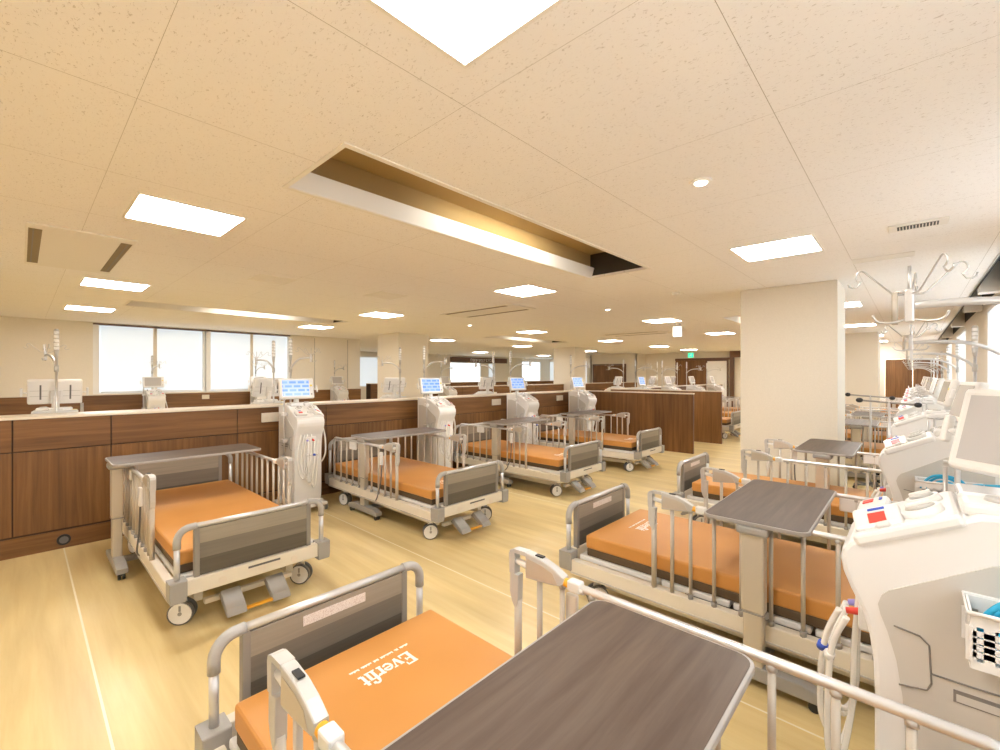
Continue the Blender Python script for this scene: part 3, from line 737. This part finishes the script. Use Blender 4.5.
    q.cyl((-.03, -.185, 1.235), (.05, -.185, 1.235), .006, 'steel', n=8)
    q.build('dialyzer_holder', r)
    # monitor
    q = MB(); q.tube(spline([(-.12, 0, 1.16), (-.12, 0, 1.25), (-.13, 0, 1.30)], 4), .028, 'white', 14); q.box(-.19, -.06, -.05, .05, 1.168, 1.19, 'white', .008); q.build('monitor_stem', r)
    mo = empty('monitor', (-.11, 0, 1.345)); mo.parent = r; mo.rotation_euler = (0, -math.radians(14), 0)
    MB().box(-.028, .022, -.185, .185, -.118, .118, 'white', .016, 3).build('monitor_case', mo)
    MB().box(.0225, .0245, -.155, .13, -.088, .095, 'screen_on').build('screen', mo)
    q = MB()
    for s in (-1, 1):
        q.box(-.031, -.0275, s*.10-.006, s*.10+.006, -.07, .07, 'grey_d'); q.box(-.03, -.0282, s*.11-.06, s*.11+.06, .012, .016, 'grey_l'); q.box(-.03, -.0282, s*.11-.06, s*.11+.06, -.04, -.036, 'grey_l')
    q.box(-.045, -.028, -.04, .04, -.10, .02, 'white2', .006); q.box(.0225, .0250, .14, .165, .02, .04, 'yellow'); q.cyl((.022, .152, -.07), (.026, .152, -.07), .009, 'grey', n=10)
    q.build('rear_slot', mo)
    for s in (-1, 1):
        q = MB(); q.cyl((0, s*.18, -.01), (0, s*.215, -.01), .007, 'white', n=8); q.box(-.012, .012, s*.222-.009, s*.222+.009, -.045, .035, 'white', .006); q.build('bag_peg', mo)
    # rear pole with signal lamp and infusion arm
    px, py = -.275, 0.
    q = MB(); q.cyl((px, py, .25), (px, py, 1.70), .0105, 'steel', n=12); q.cyl((px, py, 1.66), (px, py, 1.73), .012, 'grey_l', .02, 12); q.box(px-.0, -.22, py-.02, py+.02, 1.0, 1.05, 'white2', .004); q.box(px, -.22, py-.02, py+.02, .5, .55, 'white2', .004)
    q.build('pole', r)
    q = MB()
    for i in range(5): q.cyl((px, py, 1.73+.036*i), (px, py, 1.73+.036*i+.028), .019, 'clear', n=14); q.cyl((px, py, 1.73+.036*i+.028), (px, py, 1.73+.036*(i+1)), .021, 'grey_l', n=14)
    q.cyl((px, py, 1.91), (px, py, 1.925), .019, 'grey_l', .012, 14); q.build('signal_lamp', r)
    q = MB(); q.tube(spline([(px, py, 1.56), (px+.05, py+.01, 1.62), (px+.15, py+.03, 1.675), (px+.27, py+.05, 1.69), (px+.39, py+.06, 1.69)], 6), .0105, 'silver', 10)
    q.cyl((px, py, 1.53), (px, py, 1.59), .017, 'grey_l', n=12)
    arm = q.build('infusion_arm', r)
    hx, hy = px+.40, py+.06
    q = MB(); q.box(hx-.010, hx+.010, hy-.012, hy+.012, 1.645, 1.735, 'silver', .004); q.cyl((hx, hy, 1.72), (hx, hy, 1.80), .004, 'steel', n=8); q.cyl((hx+.03, hy, 1.64), (hx+.03, hy, 1.73), .007, 'beige_metal', n=8); q.cyl((hx, hy, 1.73), (hx+.03, hy, 1.73), .004, 'steel', n=6)
    q.build('hook_block', arm)
    for a, L in ((PI/2+.5, 1.), (-PI/2-.1, 1.), (.1, .8), (PI+.2, .8)):
        q = MB(); c, s = math.cos(a), math.sin(a)
        def P(rad, z): return (hx+c*rad*L, hy+s*rad*L, z)
        q.tube([P(.01, 1.722), P(.035, 1.722), P(.045, 1.727), P(.12, 1.795), P(.128, 1.799)]+[P(.128+.016*math.sin(t), 1.783+.016*math.cos(t)) for t in (.6, 1.2, 1.8, 2.4, 3.)]+[P(.150+.016*math.sin(t), 1.764-.012*math.cos(t)) for t in (-1.4, -.6, .2, 1., 1.8)], .0024, 'steel', 6); q.build('bag_hook', arm)
    q = MB()
    for a in (.3, PI-.3): c, s = math.cos(a), math.sin(a); q.tube(spline([(hx, hy, 1.655), (hx+c*.04, hy+s*.04, 1.645), (hx+c*.07, hy+s*.07, 1.65), (hx+c*.08, hy+s*.08, 1.668)], 4), .003, 'steel', 6)
    q.build('small_hook', arm)
    return r
MC = make_machine()
def place_machine(x, y, rz, lb, group, yaw=0., off=False, first=[True]):
    o = MC if first[0] else copy_tree(MC); first[0] = False
    o.location = (x, y, 0); o.rotation_euler.z = rz
    for ch in o.children:
        if ch.name.startswith('monitor') and ch.type == 'EMPTY':
            ch.rotation_euler = (0, -math.radians(14), yaw)
            if off:
                for g in ch.children:
                    if g.name.startswith('screen'):
                        g.data = g.data.copy(); g.data.materials[0] = M['screen_off']
    tag(o, lb, 'dialysis machine', group); return o
GA = 'dialysis machines beside the left beds'; GB = 'dialysis machines backing onto the low partition'; GC = 'dialysis machines under the window blinds'; GD = 'dialysis machines along the right window wall'; GE = 'dialysis machines beyond the brown end panels'
for y, lb in ((2.12, 'white dialysis machine with blue screen beside the nearest left bed'), (4.04, 'white dialysis machine between the second and third left beds'), (5.96, 'white dialysis machine between the third and fourth left beds'), (7.88, 'white dialysis machine beside the tall brown end panel')):
    place_machine(-5.0, y, 0, lb, GA, -.12)
for y, lb in ((.22, 'dialysis machine seen from behind at the far left, over the partition'), (2.12, 'dialysis machine seen from behind, left of the first blue screen'), (3.97, 'dialysis machine seen from behind, before the pale left pillar'), (6.05, 'dialysis machine seen from behind, near the far brown sign')):
    place_machine(-6.06, y, PI, lb, GB)
for y, lb in ((1.95, 'distant dialysis machine before the second window blind'), (4.05, 'distant dialysis machine before the right-hand window blind'), (6.15, 'distant dialysis machine before the panelled beige wall')):
    place_machine(-11.95, y, 0, lb, GC, off=True)
place_machine(-9.7, 8.25, 0, 'distant dialysis machine just right of the pale left pillar', GC, off=True)
rl = [(1.72, 'large white dialysis machine cut off by the right edge, in the foreground', .75), (3.62, 'white dialysis machine behind the foreground one on the right', .15), (5.55, 'third white dialysis machine along the right window wall', .1), (7.5, 'fourth white dialysis machine along the right window wall', 0), (9.4, 'fifth white dialysis machine along the right window wall', 0), (11.3, 'sixth white dialysis machine along the right window wall', 0), (13.2, 'seventh white dialysis machine along the right window wall', 0), (15.2, 'eighth white dialysis machine along the right window wall', 0), (17.2, 'farthest white dialysis machine along the right window wall', 0)]
for y, lb, yw in rl:
    o = place_machine(.12, y, PI, lb, GD, yw, off=True)
    for ch in list(o.children):
        if ch.name.startswith('hose') and len(ch.data.vertices) == SIDE_HOSE: bpy.data.objects.remove(ch)
for i, (x, y) in enumerate(((-6.06, 11.2), (-6.06, 13.4), (-6.06, 15.0), (-5.0, 10.86), (-5.0, 12.55), (-5.0, 14.45), (-5.0, 16.35))):
    side = ['behind the partition, ', 'in front of the partition, '][x > -5.5]
    place_machine(x, y, PI if x < -5.5 else 0, 'distant dialysis machine over the brown end panels, '+side+['nearest', 'second', 'third', 'nearest', 'second', 'third', 'farthest'][i], GE, off=i != 3)

# ------------------------------------------------------------------ baskets with blue tubing on the machine sides
def basket(x, y, z, lb, lb2):
    r = empty('wire_basket', (x, y, z)); r.name = 'plastic_basket'
    tag(r, lb, 'basket', 'white baskets hung on machine sides')
    W, D, H = .125, .055, .125
    q = MB()
    # front and back walls with punched holes made of strips
    for yy in (-D, D):
        n = 9
        q.box(-W, W, yy-.002, yy+.002, H-.03, H, 'white'); q.box(-W, W, yy-.002, yy+.002, 0, .018, 'white')
        for i in range(n+1):
            xc = -W+2*W*i/n; q.box(xc-.0085, xc+.0085, yy-.002, yy+.002, .018, H-.03, 'white')
        for k in range(1, 5): zc = .018+(H-.048)*k/5; q.box(-W, W, yy-.002, yy+.002, zc-.006, zc+.006, 'white')
    for xx in (-W, W):
        q.box(xx-.002, xx+.002, -D, D, H-.03, H, 'white'); q.box(xx-.002, xx+.002, -D, D, 0, .018, 'white')
        for i in range(5): yc = -D+2*D*i/4; q.box(xx-.002, xx+.002, yc-.006, yc+.006, .018, H-.03, 'white')
        for k in range(1, 5): zc = .018+(H-.048)*k/5; q.box(xx-.002, xx+.002, -D, D, zc-.006, zc+.006, 'white')
    q.box(-W, W, -D, D, 0, .004, 'white')
    q.build('basket_shell', r)
    q = MB(); rim = [(-W-.006,-D-.006,H),(W+.006,-D-.006,H),(W+.006,D+.006,H),(-W-.006,D+.006,H)]; q.tube(rim, .005, 'white', 8, closed=True); q.build('rim', r)
    q = MB(); q.box(.05, .10, -D-.0035, -D-.002, .008, .014, 'blue'); q.build('maker_mark', r)
    t = MB()
    t.tube(spline([(-.10,0,.02),(-.105,-.01,.09),(-.07,-.01,.145),(-.02,-.005,.160),(.04,0,.145),(.07,.005,.115),(.10,.01,.125),(.18,.03,.13),(.26,.05,.135)], 6), .0065, 'cyan', 10)
    t.tube(spline([(-.085,.012,.02),(-.09,.012,.085),(-.06,.014,.130),(-.02,.016,.145),(.03,.016,.130),(.06,.016,.09),(.07,.01,.03)], 6), .0065, 'cyan', 10)
    t.tube(spline([(-.07,-.02,.02),(-.075,-.02,.075),(-.045,-.02,.122),(-.01,-.02,.130),(.025,-.02,.11),(.04,-.02,.05)], 6), .006, 'cyan', 10)
    o = t.build('coiled_tubing', loc=(x, y, z)); tag(o, lb2, 'tubing', 'blue tubing coils in the baskets')
basket(.222, 1.50, .845, 'white perforated basket at the right edge of the photo', 'coil of blue tubing in the basket at the right edge')
basket(.145, 3.40, .795, 'white perforated basket on the second machine from the right edge', 'coil of blue tubing in the basket of the second right machine')
basket(.145, 5.33, .84, 'white perforated basket on the third right-hand machine', 'coil of blue tubing in the basket of the third right machine')
# T-bar stands between the right-hand machines
def tstand(x, y, lb):
    r = empty('t_bar_stand', (x, y, 0)); tag(r, lb, 'stand', 'metal stands with black-tipped cross bars')
    q = MB(); q.cyl((0,0,.05), (0,0,1.235), .011, 'steel', n=10); q.build('pole', r)
    q = MB(); q.cyl((-.22,0,1.235), (.20,0,1.205), .010, 'grey', n=10); cb2 = q.build('cross_bar', r)
    for p in ((-.235,0,1.236), (.215,0,1.204)): MB().ball(p, .026, 'black', (1.2,1,1), 8).build('end_grip', cb2)
    q = MB()
    for k in range(5):
        a = 2*PI*k/5; q.box(0, .2, -.015, .015, .045, .065, 'grey_d', .004, 1, Matrix.Rotation(a, 4, 'Z'))
    q.cyl((0,0,.045), (0,0,.09), .03, 'grey_d', n=12); q.build('base', r)
    for k in range(5):
        a = 2*PI*k/5; c, s = math.cos(a)*.19, math.sin(a)*.19
        q = MB(); q.cyl((c-.01*math.sin(a), s+.01*math.cos(a), .022), (c+.01*math.sin(a), s-.01*math.cos(a), .022), .022, 'black', n=12); q.build('caster', r)
tstand(-.17, 6.0, 'metal stand with black-tipped cross bar right of the square pillar')
tstand(-.40, 7.6, 'metal stand with black-tipped cross bar farther off by the square pillar')

# ------------------------------------------------------------------ light and camera
w = bpy.data.worlds.new('sky'); bpy.context.scene.world = w; w.use_nodes = True
sk = w.node_tree.nodes.new('ShaderNodeTexSky'); sk.sky_type = 'NISHITA'; sk.sun_elevation = math.radians(45); sk.sun_disc = False
w.node_tree.links.new(sk.outputs[0], w.node_tree.nodes['Background'].inputs[0]); w.node_tree.nodes['Background'].inputs[1].default_value = .3

cam = bpy.data.cameras.new('camera'); co = bpy.data.objects.new('camera', cam); C.objects.link(co)
cam.sensor_width = 36; cam.lens = 444/1000*36; cam.clip_start = .05; cam.clip_end = 100
co.location = (0, 0, 1.5); co.rotation_euler = (PI/2, 0, math.atan2(.680, .733))
sc = bpy.context.scene; sc.camera = co
sc.view_settings.view_transform = 'Standard'; sc.view_settings.look = 'None'; sc.view_settings.gamma = 1
sc.view_settings.use_curve_mapping = False
sc.view_settings.exposure = 1.28
sc.cycles.use_denoising = True
sc.cycles.max_bounces = 10; sc.cycles.diffuse_bounces = 7; sc.cycles.glossy_bounces = 4
sc.cycles.sample_clamp_indirect = 6
